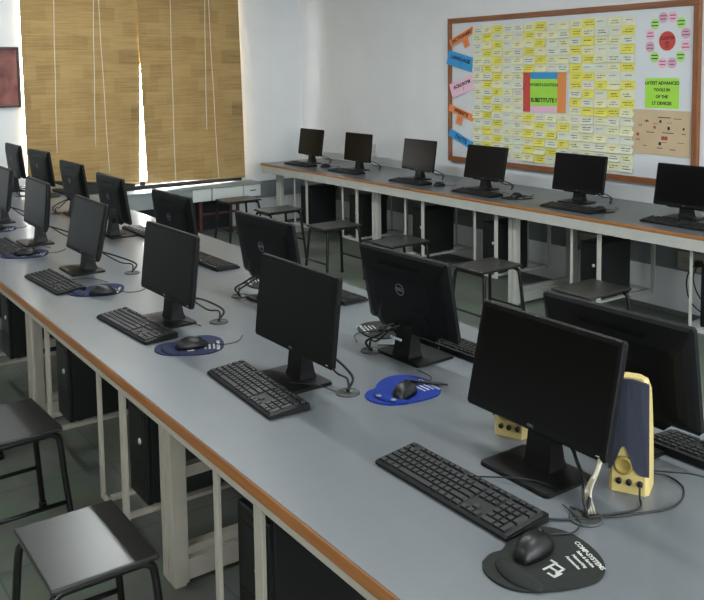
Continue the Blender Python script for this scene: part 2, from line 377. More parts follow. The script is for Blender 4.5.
# ------------------------------------------------------------------ computers under the tables
def make_tower(label):
    t = thing('computer_tower', label, 'computer', group='computer towers under the tables')
    w, d, h = 0.165, 0.31, 0.37        # front faces -Y
    bm = B(); box(bm, -w/2+0.004, w/2-0.004, 0.022, d, 0.004, h-0.003, 0.004)
    for x in (-0.06, 0.06):
        for y in (0.05, 0.27): box(bm, x-0.012, x+0.012, y-0.012, y+0.012, 0, 0.006)
    obj('case', bm, M['case'], t)
    bm = B(); box(bm, -w/2, w/2, 0.0, 0.024, 0.002, h, 0.007, 3)
    box(bm, -0.06, 0.06, -0.002, 0.004, h-0.07, h-0.045, 0.001); box(bm, -0.06, 0.06, -0.002, 0.004, h-0.035, h-0.018, 0.001)
    for k in range(9): box(bm, -0.062, 0.062, -0.0015, 0.003, 0.035+k*0.012, 0.040+k*0.012)
    obj('front_panel', bm, M['gloss'], t)
    bm = B(); lathe(bm, [(0.011, 0), (0.011, 0.004), (0.008, 0.006)], 16)
    bmesh.ops.rotate(bm, verts=bm.verts, cent=(0, 0, 0), matrix=Matrix.Rotation(PI/2, 3, 'X'))
    bmesh.ops.translate(bm, verts=bm.verts, vec=(0.03, 0.0, 0.22)); p = obj('power_button', bm, M['silver'], t); p['label'] = 'small silver power button'
    bm = B(); tube(bm, [(0.03, d, 0.30), (0.03, d+0.04, 0.32), (0.02, d+0.05, 0.42), (0.03, d+0.03, 0.445)], 0.006, 6)
    tube(bm, [(-0.03, d, 0.20), (-0.04, d+0.05, 0.18), (-0.03, d+0.05, 0.36), (-0.02, d+0.02, 0.445)], 0.004, 6); obj('cables', bm, M['rubber'], t)
    return t
ordn = ['nearest', 'second', 'third', 'fourth', 'fifth', 'sixth', 'seventh']
tw = None
for i, y in enumerate(NEARPC):
    lb = f'black computer tower under the aisle side of the middle table, {ordn[i]} from camera' if i else 'black computer tower under the aisle side of the middle table, nearest the camera'
    tx = 1.0 if i < 2 else 1.05
    if tw is None: tw = make_tower(lb); tw.location = (tx, y-0.004, 0.2); tw.rotation_euler = (0, 0, -PI/2)
    else: dup(tw, (tx, y-0.004, 0.2), -PI/2, lb)
for i, y in enumerate(NEARPC[:4]):
    dup(tw, (2.03, y-0.004, 0.2), PI/2, f'black computer tower under the far side of the middle table, {ordn[i]} from camera')
for i, y in enumerate(BENCHPC):
    lb = ['furthest from the camera beside the room corner', 'second from the room corner', 'third from the room corner', 'fourth from the room corner', 'fifth from the room corner behind a stool', 'nearest the camera at the photo edge'][i]
    dup(tw, (4.405, y-0.004, 0.2), -PI/2, 'black computer tower under the wall bench, ' + lb)

# ------------------------------------------------------------------ monitors
W_, H_, ZB = 0.445, 0.268, 0.093
def rr(x0, x1, z0, z1, y, r=0.006):
    return [(x0+r, y, z0), (x1-r, y, z0), (x1, y, z0+r), (x1, y, z1-r), (x1-r, y, z1), (x0+r, y, z1), (x0, y, z1-r), (x0, y, z0+r)]
def make_monitor():
    t = thing('monitor', 'x', 'monitor', group='black desktop monitors')
    a = W_/2; bm = B()          # housing in its own frame: y = 0 front plane, z from the lower edge
    loft(bm, [rr(-a+0.003, a-0.003, 0.003, H_-0.003, 0.0), rr(-a, a, 0, H_, 0.003), rr(-a, a, 0, H_, 0.016),
              rr(-a+0.008, a-0.008, 0.008, H_-0.008, 0.022), rr(-a+0.024, a-0.024, 0.016, H_-0.040, 0.0315, 0.01),
              rr(-a+0.045, a-0.045, 0.030, H_-0.062, 0.038, 0.014), rr(-a+0.085, a-0.085, 0.05, H_-0.085, 0.041, 0.016)])
    loft(bm, [rr(-0.17, 0.17, 0.006, 0.10, 0.022, 0.02), rr(-0.155, 0.155, -0.006, 0.09, 0.036, 0.02), rr(-0.12, 0.12, 0.002, 0.075, 0.044, 0.02)])
    for k in range(3): box(bm, -0.10, 0.10, 0.0300, 0.0345-k*0.0007, H_-0.046+k*0.005, H_-0.044+k*0.005)
    h = obj('housing', bm, M['back'], t, (0, 0, ZB))
    bm = B(); box(bm, -a+0.0125, a-0.0125, -0.0006, 0.002, 0.021, H_-0.013); obj('screen', bm, M['screen'], h)
    bm = B(); n = 32                       # round emblem on the back: ring plus lettering
    for r0, r1 in ((0.0185, 0.0205),):
        ri = [bm.verts.new((r0*math.cos(2*PI*k/n), 0, r0*math.sin(2*PI*k/n))) for k in range(n)]
        ro = [bm.verts.new((r1*math.cos(2*PI*k/n), 0, r1*math.sin(2*PI*k/n))) for k in range(n)]
        for k in range(n): bm.faces.new((ri[k], ri[(k+1) % n], ro[(k+1) % n], ro[k]))
        ex = bmesh.ops.extrude_face_region(bm, geom=bm.faces[:]); bmesh.ops.translate(bm, verts=[v for v in ex['geom'] if isinstance(v, bmesh.types.BMVert)], vec=(0, 0.0015, 0))
    e = obj('emblem', bm, M['logo'], h, (0, 0.0413, H_*0.56))
    e['label'] = 'round grey emblem ring'
    text_obj('lettering', 'DELL', 0.0165, M['logo'], h, Matrix.Translation((0, 0.0418, H_*0.56)) @ Matrix.Rotation(PI, 4, 'Z') @ Matrix.Rotation(PI/2, 4, 'X'), 0.0004, 0.0004)
    text_obj('brand_lettering', 'DELL', 0.009, M['logo'], h, Matrix.Translation((0, -0.0004, 0.011)) @ Matrix.Rotation(PI/2, 4, 'X'), 0.0003)
    bm = B(); box(bm, a-0.028, a-0.018, -0.0006, 0.002, 0.008, 0.0105); obj('power_light', bm, M['silver'], h)
    bm = B()
    loft(bm, [[(-w, y0, z), (w, y0, z), (w, y1, z), (-w, y1, z)] for w, y0, y1, z in
              ((0.042, 0.006, 0.070, 0.006), (0.039, 0.012, 0.062, 0.03), (0.037, 0.018, 0.052, 0.085), (0.036, 0.022, 0.046, 0.135))])
    obj('neck', bm, M['black'], t)
    bm = B(); pts = []
    for cx, cy, a0 in ((0.098, 0.073, 0), (-0.098, 0.073, PI/2), (-0.098, -0.063, PI), (0.098, -0.063, 1.5*PI)):
        for k in range(4): q = a0 + k*PI/6; pts.append((cx+0.012*math.cos(q), cy+0.012*math.sin(q)))
    prism(bm, pts, 0, 0.009, 0.002); obj('base', bm, M['black'], t)
    return t
mon0 = make_monitor(); used = [False]
def monitor(x, y, th, tilt, dz, label, gro=None, ztop=0.75, cable=True):
    if not used[0]: m_ = mon0; used[0] = True; m_.location = (x, y, ztop); m_.rotation_euler = (0, 0, th); m_['label'] = label
    else:
        m_ = mon0.copy(); COL.objects.link(m_); m_.location = (x, y, ztop); m_.rotation_euler = (0, 0, th); m_['label'] = label
        for ch in mon0.children:
            if ch.name.startswith('signal_cable'): continue
            c = ch.copy(); COL.objects.link(c); c.parent = m_; c.location = (0, 0, 0)
            for g in ch.children: d = g.copy(); COL.objects.link(d); d.parent = c
    h = kids(m_, 'housing')[0]; h.rotation_euler = (-tilt, 0, 0); h.location = (0, 0, ZB+dz)
    if cable:
        if gro: v = Vector((gro[0]-x, gro[1]-y, 0)); v.rotate(Matrix.Rotation(-th, 3, 'Z')); gx, gy = v.x, v.y
        else: gx, gy = 0.16, 0.09
        bm = B()
        for k, (ox, r) in enumerate(((0.05, 0.0042), (0.02, 0.0034))):
            mx_ = gx*0.55 + 0.02*k; s = rnd.uniform(-0.015, 0.015)
            tube(bm, [(ox, 0.05, 0.105), (ox+0.015, 0.075, 0.095), (mx_, gy*0.5+0.055+s, 0.075-0.03*k), (gx*0.95, gy+0.025-0.02*k, 0.04), (gx+0.012*k-0.006, gy, 0.004)], r, 6)
        obj('signal_cable', bm, M['rubber'], m_)
    return m_
FM = [(1.475, 1.385, -1.573, .225, 0), (1.32, 2.233, -1.558, .116, 0), (1.26, 3.071, -1.54, .119, 0), (1.274, 4.127, -1.559, .208, -.012), (1.279, 4.974, -1.58, .093, 0), (1.28, 5.83, -1.56, .13, 0)]
FL = ['large black monitor nearest the camera, screen to the aisle, in front of the cream speakers',
      'black monitor facing the aisle beside the bright blue mouse pad, second from the camera',
      'black monitor facing the aisle, third from the camera on the middle table',
      'black monitor facing the aisle, fourth from the camera on the middle table',
      'black monitor facing the aisle, fifth from the camera on the middle table',
      'black monitor facing the aisle cut off by the photo left edge, sixth from the camera']
for p, lb, g in zip(FM, FL, GF): monitor(*p, lb, g)
BM = [(1.78, 1.345, -1.545, .16, 0), (1.78, 2.186, -1.538, .185, 0), (1.754, 3.076, -1.528, .163, 0), (1.788, 4.112, -1.533, .134, -.02), (1.748, 4.898, -1.578, .143, 0), (1.80, 5.80, -1.545, .134, 0), (1.86, 6.82, -1.50, .121, .005), (1.80, 7.36, -1.566, .11, .02)]
BL = ['black monitor turned away from camera behind the cream speakers, cut by the right photo edge',
      'black monitor turned away with a white tag on its stand, second from the camera',
      'black monitor turned away, third from the camera on the far side of the middle table',
      'black monitor turned away, fourth from the camera on the far side of the middle table',
      'black monitor turned away, fifth from the camera on the far side of the middle table',
      'black monitor turned away, sixth from the camera on the far side, under the left blind',
      'black monitor turned away, second from the far end of the middle table, against the blind',
      'black monitor turned away at the far end of the middle table, against the white wall']
for c in mon0.children:
    if c.name in ('neck', 'base'): c.location = (0.022, -0.008, 0)
bmons = [monitor(x, y, th+PI, ti, dz, lb, g) for (x, y, th, ti, dz), lb, g in zip(BM, BL, GB)]
RM = [(4.672, 7.447, -1.588, .137, -.008), (4.702, 6.651, -1.603, .1, -.012), (4.70, 5.745, -1.603, .141, -.018), (4.69, 4.919, -1.574, .2, -.016), (4.728, 4.01, -1.54, .161, -.02), (4.73, 3.16, -1.56, .17, -.026)]
RL = ['black monitor on the wall bench, furthest from the camera in the room corner', 'black monitor on the wall bench, second from the room corner',
      'black monitor on the wall bench, third from the room corner, left of the pinboard', 'black monitor on the wall bench under the lower left corner of the pinboard',
      'black monitor on the wall bench below the middle of the pinboard', 'black monitor on the wall bench under the lower right corner of the pinboard']
for p, lb in zip(RM, RL): monitor(*p, lb, (p[0]+0.12, p[1]-0.2))
# white cable tag on the stand of the second turned-away monitor
bm = B(); box(bm, -0.005, 0.05, 0.066, 0.069, 0.060, 0.067); o = obj('cable_tag', bm, M['tissue'], bmons[1]); o['label'] = 'small white cable tag'
# clear plastic sleeve round the cables of the front monitor
bm = B()
for k in range(4):
    q = 0.006*k
    tube(bm, [(0.165+q, 0.035, 0.112-q), (0.195+q*0.5, 0.015, 0.104), (0.212, -0.02+q*0.5, 0.078), (0.214+q*0.6, -0.052, 0.045), (0.228+q*0.5, -0.07+q, 0.004)], 0.0042, 5)
o = obj('cable_sleeve', bm, M['sleeve'], mon0); o['label'] = 'clear plastic sleeve round cables'

# ------------------------------------------------------------------ keyboards
def make_keyboard():
    t = thing('keyboard', 'x', 'keyboard', group='black desktop keyboards')
    w, d = 0.442, 0.127; bm = B()
    def pr(x): return [(x, -d/2, 0.002), (x, d/2, 0.002), (x, d/2, 0.020), (x, d/2-0.012, 0.022), (x, -d/2+0.006, 0.0115), (x, -d/2, 0.008)]
    loft(bm, [pr(-w/2), pr(w/2)])
    bmesh.ops.bevel(bm, geom=[e for e in bm.edges if abs(e.verts[0].co.x-e.verts[1].co.x) < 1e-6], offset=0.003, segments=2, affect='EDGES')
    for x in (-0.18, 0.18):
        for y in (-0.05, 0.05): box(bm, x-0.012, x+0.012, y-0.005, y+0.005, 0, 0.004)
    obj('body', bm, M['kbody'], t)
    bm = B(); u = 0.0187
    def zt(y): return 0.0115 + (y+d/2-0.006)/(d-0.018)*0.0105
    def key(x0, x1, y0, y1):
        g = 0.0009; a = 0.0022
        b_ = [(x0+g, y0+g), (x1-g, y0+g), (x1-g, y1-g), (x0+g, y1-g)]; c_ = [(x0+g+a, y0+g+a), (x1-g-a, y0+g+a), (x1-g-a, y1-g-a), (x0+g+a, y1-g-a)]
        loft(bm, [[(x, y, zt(y)-0.001) for x, y in b_], [(x, y, zt(y)+0.0048) for x, y in c_]])
    x0 = -w/2+0.007; y0 = -d/2+0.006
    rows = [[1.25, 1.25, 1.25, 6.25, 1.25, 1.25, 1.25, 1.25], [2.25]+[1]*10+[2.75], [1.75]+[1]*11+[2.25], [1.5]+[1]*12+[1.5], [1]*13+[2]]
    for i, r_ in enumerate(rows):
        x = x0
        for k in r_: key(x, x+k*u, y0+i*u, y0+(i+1)*u); x += k*u
    yf = y0+5*u+0.004; fu = u*0.86; x = x0
    for gidx, k in enumerate([1]+[4]*3):
        for _ in range(k): key(x, x+u, yf, yf+fu); x += u
        x += u*(1 if gidx == 0 else 0.5)
    nx = x0+15*u+0.005
    for i in (4, 3):
        for k in range(3): key(nx+k*u, nx+(k+1)*u, y0+i*u, y0+(i+1)*u)
    for k in range(3): key(nx+k*u, nx+(k+1)*u, y0, y0+u); key(nx+k*u, nx+(k+1)*u, yf, yf+fu)
    key(nx+u, nx+2*u, y0+u, y0+2*u)
    px = nx+3*u+0.005
    for i in range(5):
        for k in range(3):
            if i == 0:
                if k == 0: key(px, px+2*u, y0, y0+u)
                elif k == 2: key(px+2*u, px+3*u, y0, y0+u)
            else: key(px+k*u, px+(k+1)*u, y0+i*u, y0+(i+1)*u)
    key(px+3*u, px+4*u, y0, y0+2*u); key(px+3*u, px+4*u, y0+2*u, y0+4*u); key(px+3*u, px+4*u, y0+4*u, y0+5*u)
    for k in range(4): key(px+k*u, px+(k+1)*u, yf, yf+fu)
    o = obj('keys', bm, M['key'], t)
    bm = B(); tube(bm, [(-0.02, d/2-0.002, 0.012), (-0.02, d/2+0.02, 0.003), (0.04, d/2+0.06, 0.0115), (0.09, d/2+0.10, 0.0115), (0.15, d/2+0.13, 0.003)], 0.0018, 6)
    obj('cord', bm, M['rubber'], t)
    return t
kb0 = make_keyboard(); kfirst = [True]
def keyboard(x, y, th, label):
    if kfirst[0]: kfirst[0] = False; kb0.location = (x, y, 0.7503); kb0.rotation_euler = (0, 0, th); kb0['label'] = label; return kb0
    return dup(kb0, (x, y, 0.7503), th, label)
for (x, y, th), lb in zip([(1.256, 1.403, -1.561), (1.189, 2.218, -1.62), (1.139, 3.058, -1.515), (1.091, 3.935, -1.515), (1.11, 4.90, -1.54)],
        ['black keyboard in the foreground in front of the nearest monitor', 'black keyboard left of the bright blue mouse pad, second nearest in the aisle row',
         'black keyboard by the navy mouse pad, third from the camera in the aisle row', 'black keyboard fourth from the camera in the aisle row, beside a navy pad',
         'black keyboard fifth from the camera in the aisle row, at the photo left edge']):
    keyboard(x, y, th, lb)
for (x, y, th), lb in zip([(1.86, 1.08, 1.60), (1.93, 2.19, 1.60), (1.98, 3.04, 1.60), (1.84, 3.90, 1.58), (1.88, 4.83, 1.57), (1.97, 5.77, 1.58), (2.05, 6.85, 1.62)],
        ['black keyboard at the right photo edge behind the cream speaker', 'black keyboard behind the turned-away monitor with the white tag',
         'black keyboard almost hidden behind the third turned-away monitor', 'black keyboard behind the fourth turned-away monitor near the table edge',
         'black keyboard with glinting keys behind the fifth turned-away monitor', 'black keyboard behind the sixth turned-away monitor',
         'brownish black keyboard beyond the turned-away monitor second from the far end']):
    keyboard(x, y, th, lb)
for (x, y), lb in zip([(4.50, 7.34), (4.50, 6.53), (4.49, 5.58), (4.47, 4.75), (4.46, 3.83), (4.50, 3.05)],
        ['black keyboard on the wall bench in the room corner', 'black keyboard on the wall bench, second from the room corner', 'black keyboard on the wall bench, third from the room corner',
         'black keyboard on the wall bench, fourth from the room corner', 'black keyboard on the wall bench, fifth from the room corner', 'black keyboard on the wall bench nearest the camera']):
    keyboard(x, y, -1.58, lb)

# ------------------------------------------------------------------ mouse pads and mice
RAW = [(1.107, 1.161), (1.142, 1.172), (1.166, 1.166), (1.195, 1.181), (1.24, 1.192), (1.283, 1.186), (1.31, 1.161), (1.323, 1.12), (1.314, 1.062), (1.289, 1.014), (1.251, 0.991), (1.216, 0.989), (1.161, 1.008), (1.1, 1.048), (1.081, 1.094), (1.088, 1.136)]
OUT = [(-(y-1.085), x-1.20) for x, y in RAW]
def make_pad(name, clothm, label, cat='mouse pad', prints=True, gel=None):
    t = thing('mouse_pad', label, cat, group='mouse pads on the tables')
    P = [(p.x, p.y) for p in catmull([(x, y, 0) for x, y in OUT] + [(*OUT[0], 0)], 4)][:-1]
    bm = B(); prism(bm, P[::-1], 0, 0.004, 0.001); obj('mat', bm, clothm, t)
    bm = B(); R = []                       # cushioned wrist rest along the user's edge
    for i in range(13):
        s = -0.062 + i*0.118/12; hgt = 0.010*math.sqrt(max(0.0, 1-((s+0.003)/0.061)**2)) + 0.0005
        yc = -0.078 + 0.010*(s/0.06)**2 + 0.10*max(0, s)*0.2; ww = 0.024*math.sqrt(max(0.02, 1-((s+0.003)/0.064)**2))
        R.append([(s+0.004, yc+ww*math.cos(q), 0.003+hgt*math.sin(q)) for q in (0, PI/5, 2*PI/5, 3*PI/5, 4*PI/5, PI)])
    loft(bm, R, smooth=True); obj('wrist_rest', bm, clothm, t)
    if gel:
        for x in (-0.035, 0.03): bm = B(); lathe(bm, [(0.010, 0), (0.009, 0.0015), (0.006, 0.003), (0.001, 0.0033)], 16, (x*0.8, -0.088, 0.0105)); o = obj('gel_window', bm, M['gel'], t); o['label'] = 'clear gel cushion'
    if prints:
        for s, x, y, sz, rot in (('COMP-SYSTEMS', 0.034, 0.088, 0.0145, -0.34), ('Sales & Service', 0.038, 0.072, 0.0095, -0.32), ('Networking', 0.036, 0.057, 0.0095, -0.30), ('Accessories', 0.032, 0.043, 0.0095, -0.30)):
            o = text_obj('printed_words', s, sz, M['print'], t, Matrix.Translation((x, y, 0.0043)) @ Matrix.Rotation(rot, 4, 'Z'), 0.0001, 0.0004)
        bm = B(); z0, z1 = 0.0041, 0.0045       # block mark
        for x0, x1, y0, y1 in ((0.012, 0.018, -0.038, 0.006), (0.012, 0.046, 0.000, 0.006), (0.040, 0.046, -0.026, 0.006), (0.018, 0.046, -0.020, -0.014), (0.046, 0.054, -0.040, -0.014), (0.030, 0.054, -0.042, -0.036), (-0.002, 0.018, 0.004, 0.010)):
            box(bm, x0*0.8+0.002, x1*0.8+0.002, y0*0.8+0.01, y1*0.8+0.01, z0, z1)
        o = obj('printed_mark', bm, M['print'], t)
    return t
def place(o, x, y, th): o.location = (x, y, 0.7502); o.rotation_euler = (0, 0, th)
pb = make_pad('b', M['padblack'], 'black mouse pad with pale printing in the foreground under the nearest mouse'); place(pb, 1.20, 1.085, -PI/2)
pblue = make_pad('u', M['padblue'], 'bright blue mouse pad with gel wrist rest beside the second monitor', gel=True); place(pblue, 1.537, 1.945, -PI/2+0.3)
pn = make_pad('n', M['padnavy'], 'navy mouse pad beside the third keyboard, third nearest in the aisle row'); place(pn, 1.205, 2.715, -PI/2-0.1)
dup(pn, (1.20, 3.68, 0.7502), -PI/2-0.15, 'navy mouse pad beside the fourth keyboard, fourth nearest in the aisle row')
dup(pn, (1.15, 4.665, 0.7502), -PI/2-0.1, 'navy mouse pad beside the fifth keyboard, fifth nearest in the aisle row')
dup(pn, (1.20, 5.53, 0.7502), -PI/2, 'navy mouse pad at the left photo edge, sixth in the aisle row')
dup(pb, (1.885, 2.475, 0.7502), PI/2, 'black mouse pad behind the turned-away monitor with the white tag')
dup(pb, (1.89, 3.36, 0.7502), PI/2, 'black mouse pad behind the third turned-away monitor')
dup(pb, (4.53, 3.66, 0.7502), -PI/2, 'dark mouse pad on the wall bench right of the fifth keyboard')
dup(pb, (4.56, 4.41, 0.7502), -PI/2, 'dark mouse pad on the wall bench right of the fourth keyboard')

def make_mouse():
    t = thing('mouse', 'x', 'mouse', group='black computer mice')
    bm = B(); R = []
    for i in range(15):
        s = i/14; y = -0.056+0.112*s; k = math.sin(PI*min(1, max(0, 0.03+0.94*s)))
        w = 0.031*(k**0.42)*(1-0.10*math.cos(2*PI*(s-0.2))*0.5); h = 0.038*(math.sin(PI*(0.04+0.93*s**0.80))**0.6)
        R.append([(w*math.cos(q), y, 0.001+h*max(0, math.sin(q))**0.85) for q in [PI*j/12 for j in range(13)]])
    loft(bm, R, smooth=True); obj('shell', bm, M['gloss'], t)
    bm = B(); lathe(bm, [(0.007, -0.004), (0.0085, -0.002), (0.0085, 0.002), (0.007, 0.004)], 16)
    bmesh.ops.rotate(bm, verts=bm.verts, cent=(0, 0, 0), matrix=Matrix.Rotation(PI/2, 3, 'Y')); bmesh.ops.translate(bm, verts=bm.verts, vec=(0, 0.028, 0.026))
    obj('scroll_wheel', bm, M['key'], t)
    bm = B(); tube(bm, [(0, 0.052, 0.010), (0.004, 0.075, 0.004), (0.03, 0.11, 0.002), (0.02, 0.16, 0.002), (-0.04, 0.20, 0.002)], 0.0018, 6)
    obj('cord', bm, M['rubber'], t); return t
mo = make_mouse(); mf = [True]
def mouse(x, y, th, label, z=0.7544):
    if mf[0]: mf[0] = False; mo.location = (x, y, z); mo.rotation_euler = (0, 0, th); mo['label'] = label
    else: dup(mo, (x, y, z), th, label)
mouse(1.212, 1.125, -PI/2+0.25, 'black mouse in the foreground on the black printed pad')
mouse(1.522, 1.922, -PI/2+0.5, 'black mouse on the bright blue pad')
mouse(1.205, 2.705, -PI/2-0.15, 'glossy black mouse on the navy pad beside the third keyboard')
mouse(1.205, 3.61, -PI/2-0.25, 'glossy black mouse on the navy pad beside the fourth keyboard')
mouse(1.16, 4.65, -PI/2-0.1, 'black mouse on the navy pad beside the fifth keyboard')
mouse(1.20, 5.52, -PI/2, 'black mouse on the pad at the left photo edge')
mouse(1.885, 2.46, PI/2+0.1, 'shiny black mouse behind the turned-away monitor with the white tag')
mouse(1.89, 3.35, PI/2, 'black mouse behind the third turned-away monitor')
mouse(4.53, 3.64, -PI/2, 'black mouse on the wall bench right of the fifth keyboard')
mouse(4.56, 4.42, -PI/2, 'black mouse on the wall bench right of the fourth keyboard')
mouse(4.55, 5.27, -PI/2, 'black mouse on the wall bench right of the third keyboard', 0.7502)
mouse(4.60, 7.03, -PI/2, 'black mouse on the wall bench right of the corner keyboard', 0.7502)
# black pen on the blue pad, cable crossing the foreground
bm = B(); tube(bm, [(1.585, 2.00, 0.7595), (1.655, 1.905, 0.7595)], 0.005, 8, smooth=False); tube(bm, [(1.655, 1.905, 0.7595), (1.664, 1.893, 0.7595)], 0.0028, 8, smooth=False)
tag(obj('pen', bm, M['rubber']), 'black pen lying across the far edge of the bright blue mouse pad', 'pen')

# ------------------------------------------------------------------ speakers
def make_speaker(label):
    t = thing('speaker', label, 'speaker', group='cream desktop speakers')
    w, d, h = 0.088, 0.095, 0.262; bm = B(); R = []
    for i in range(11):
        s = i/10; z = s*h; ww = w/2*(1-0.10*s*s - (0.10 if i == 10 else 0)); y0 = 0.004+0.016*s; y1 = d*(1-0.35*s*s)-(0.01 if i == 10 else 0)
        R.append([(-ww+0.008, y0, z), (ww-0.008, y0, z), (ww, y0+0.010, z), (ww, y1-0.02, z), (ww-0.02, y1, z), (-ww+0.02, y1, z), (-ww, y1-0.02, z), (-ww, y0+0.010, z)])
    loft(bm, R, smooth=False); obj('cabinet', bm, M['spk'], t)
    bm = B(); n = 24; front = []          # cloth grille with a scooped lower edge round the port
    for i in range(n+1):
        x = -1 + 2*i/n
        zl = 0.045 + 0.062*math.exp(-((x+0.25)/0.42)**2)
        front.append((x, zl))
    top = [(x*(0.97), h-0.003-0.008*x*x) for x in [1-2*i/n for i in range(n+1)]]
    ring = front + top
    def at(x, z, off): s = z/h; return (x*(w/2+0.0005)*(1-0.09*s*s), 0.004+0.016*s-off, z)
    a = [bm.verts.new(at(x, z, -0.003)) for x, z in ring]; b = [bm.verts.new(at(x, z, 0.006-0.004*abs(x)**3)) for x, z in ring]
    bm.faces.new(b); N_ = len(ring)
    for i in range(N_): bm.faces.new((a[i], a[(i+1) % N_], b[(i+1) % N_], b[i]))
    obj('grille', bm, M['grille'], t)
    bm = B(); lathe(bm, [(0.021, -0.002), (0.021, 0.003), (0.016, 0.004), (0.013, 0.0005), (0.001, 0.0002)], 24)
    bmesh.ops.rotate(bm, verts=bm.verts, cent=(0, 0, 0), matrix=Matrix.Rotation(PI/2, 3, 'X')); bmesh.ops.translate(bm, verts=bm.verts, vec=(-0.011, 0.006, 0.062))
    obj('bass_port', bm, M['port'], t)
    bm = B()
    for x in (-0.020, 0.002, 0.026): lathe(bm, [(0.0065, 0), (0.0065, 0.007), (0.0045, 0.009)], 14, (x, 0, 0))
    bmesh.ops.rotate(bm, verts=bm.verts, cent=(0, 0, 0), matrix=Matrix.Rotation(PI/2, 3, 'X')); bmesh.ops.translate(bm, verts=bm.verts, vec=(0, 0.006, 0.026))
    obj('knobs', bm, M['gloss'], t)
    return t
sp = make_speaker('cream desktop speaker with blue-grey grille at the right end of the nearest monitor'); sp.location = (1.556, 1.165, 0.75); sp.rotation_euler = (0, 0, -1.10)
bm = B(); tube(bm, [(0.02, 0.085, 0.02), (0.07, 0.12, 0.004), (0.11, 0.07, 0.004), (0.10, -0.02, 0.004), (0.03, -0.09, 0.004), (-0.03, -0.13, 0.004), (-0.10, -0.12, 0.004)], 0.0022, 6)
obj('cord', bm, M['rubber'], sp)
bm = B(); tube(bm, [(0.026, -0.002, 0.026), (0.03, -0.025, 0.012), (0.035, -0.06, 0.004), (-0.01, -0.11, 0.004), (-0.09, -0.175, 0.004), (-0.16, -0.20, 0.004)], 0.0024, 6)
obj('plug_cord', bm, M['rubber'], sp)
dup(sp, (1.556, 1.537, 0.75), -1.2, 'cream desktop speaker mostly hidden behind the left half of the nearest monitor')
for c in list(bpy.data.objects):
    if c.parent and c.parent.name == 'speaker.001' and c.name.split('.')[0] in ('cord', 'plug_cord'): bpy.data.objects.remove(c)

# ------------------------------------------------------------------ stools
def make_stool():
    t = thing('stool', 'x', 'stool', group='dark school stools')
    bm = B(); box(bm, -0.14, 0.14, -0.18, 0.18, 0.436, 0.452, 0.005, 3); obj('seat', bm, M['seat'], t)
    for s in (-1, 1):
        y = s*0.15; yb = s*0.185
        bm = B(); R = 0.0115
        def arc(sx):
            return [(sx*0.075, y, 0.423), (sx*0.105, y, 0.422), (sx*0.125, y+s*0.002, 0.412), (sx*0.135, y+s*0.004, 0.385), (sx*0.145, y+s*0.015, 0.25), (sx*0.165, yb, 0.012)]
        tube(bm, arc(-1)[::-1] + arc(1), R, 8, sub=5)
        for sx in (-1, 1): lathe(bm, [(0.015, 0), (0.015, 0.018), (0.0125, 0.022)], 12, (sx*0.165, yb, 0))
        obj('leg_frame', bm, M['tube'], t)
        bm = B(); tube(bm, [(-0.152, y+s*0.022, 0.17), (0.152, y+s*0.022, 0.17)], 0.008, 8, smooth=False); obj('stretcher', bm, M['tube'], t)
    for sx in (-1, 1): bm = B(); tube(bm, [(sx*0.09, -0.15, 0.4275), (sx*0.09, 0.15, 0.4275)], 0.0095, 8, smooth=False); obj('seat_rail', bm, M['tube'], t)
    return t
st = make_stool(); sf = [True]
def stool(x, y, th, label):
    if sf[0]: sf[0] = False; st.location = (x, y, 0); st.rotation_euler = (0, 0, th); st['label'] = label
    else: dup(st, (x, y, 0), th, label)
stool(0.668, 2.235, 0, 'dark square stool in the left foreground, nearest the camera')
stool(0.70, 3.20, 0.04, 'dark square stool at the left photo edge, second nearest the camera')
stool(0.66, 4.12, 0.0, 'dark stool furthest along the left aisle, mostly outside the photo')
for (x, y, th), lb in zip([(3.88, 7.50, PI/2), (3.88, 6.72, PI/2), (3.83, 5.74, PI/2), (3.84, 4.90, PI/2), (3.80, 3.94, PI/2), (3.85, 3.15, PI/2)],
        ['dark stool standing in front of the white desk drawers by the back wall', 'dark stool by the wall bench, second from the back wall',
         'dark stool by the wall bench with legs in plain view, third from back wall', 'dark stool by the wall bench just behind the turned-away monitor with white tag',
         'dark stool by the wall bench, second nearest the camera', 'dark stool by the wall bench, nearest the camera']):
    stool(x, y, th, lb)

# ------------------------------------------------------------------ low desk under the window
dk = thing('drawer_desk', 'low grey desk with white drawers and red steel legs under the window blinds', 'desk', (0, 0, 0))
DY, DB, DZ = 7.96, 8.205, 0.532
bm = B(); box(bm, 2.2, 4.393, DY-0.012, DB, DZ-0.02, DZ, 0.003); obj('desktop', bm, M['deskgrey'], dk)
bm = B(); box(bm, 2.21, 3.594, DY, DY+0.02, 0.365, DZ-0.02, 0.002); obj('front_panel', bm, M['deskgrey'], dk)
bm = B(); box(bm, 3.597, 4.383, DY+0.012, DB-0.02, 0.388, DZ-0.02, 0.002); obj('drawer_case', bm, M['deskgrey'], dk)
for x0, x1 in ((3.607, 3.810), (3.827, 4.176), (4.185, 4.380)):
    bm = B(); box(bm, x0, x1, DY-0.006, DY+0.012, 0.386, DZ-0.024, 0.003); dr = obj('drawer_front', bm, M['drawer'], dk)
    if x0 > 4.18: bm = B(); box(bm, 4.256, 4.320, DY-0.016, DY-0.005, 0.448, 0.457, 0.002); obj('handle', bm, M['rubber'], dr)
bm = B(); box(bm, 3.41, 3.437, DY-0.004, DY, 0.455, 0.482); obj('keyhole_plate', bm, M['dark'], dk)
for x in (2.25, 3.0, 3.70, 4.122):
    for y in (DY+0.03, DB-0.05):
        bm = B(); box(bm, x-0.015, x+0.015, y-0.015, y+0.015, 0, 0.51 if x < 3.4 else 0.39, 0.002); obj('leg', bm, M['redsteel'], dk)
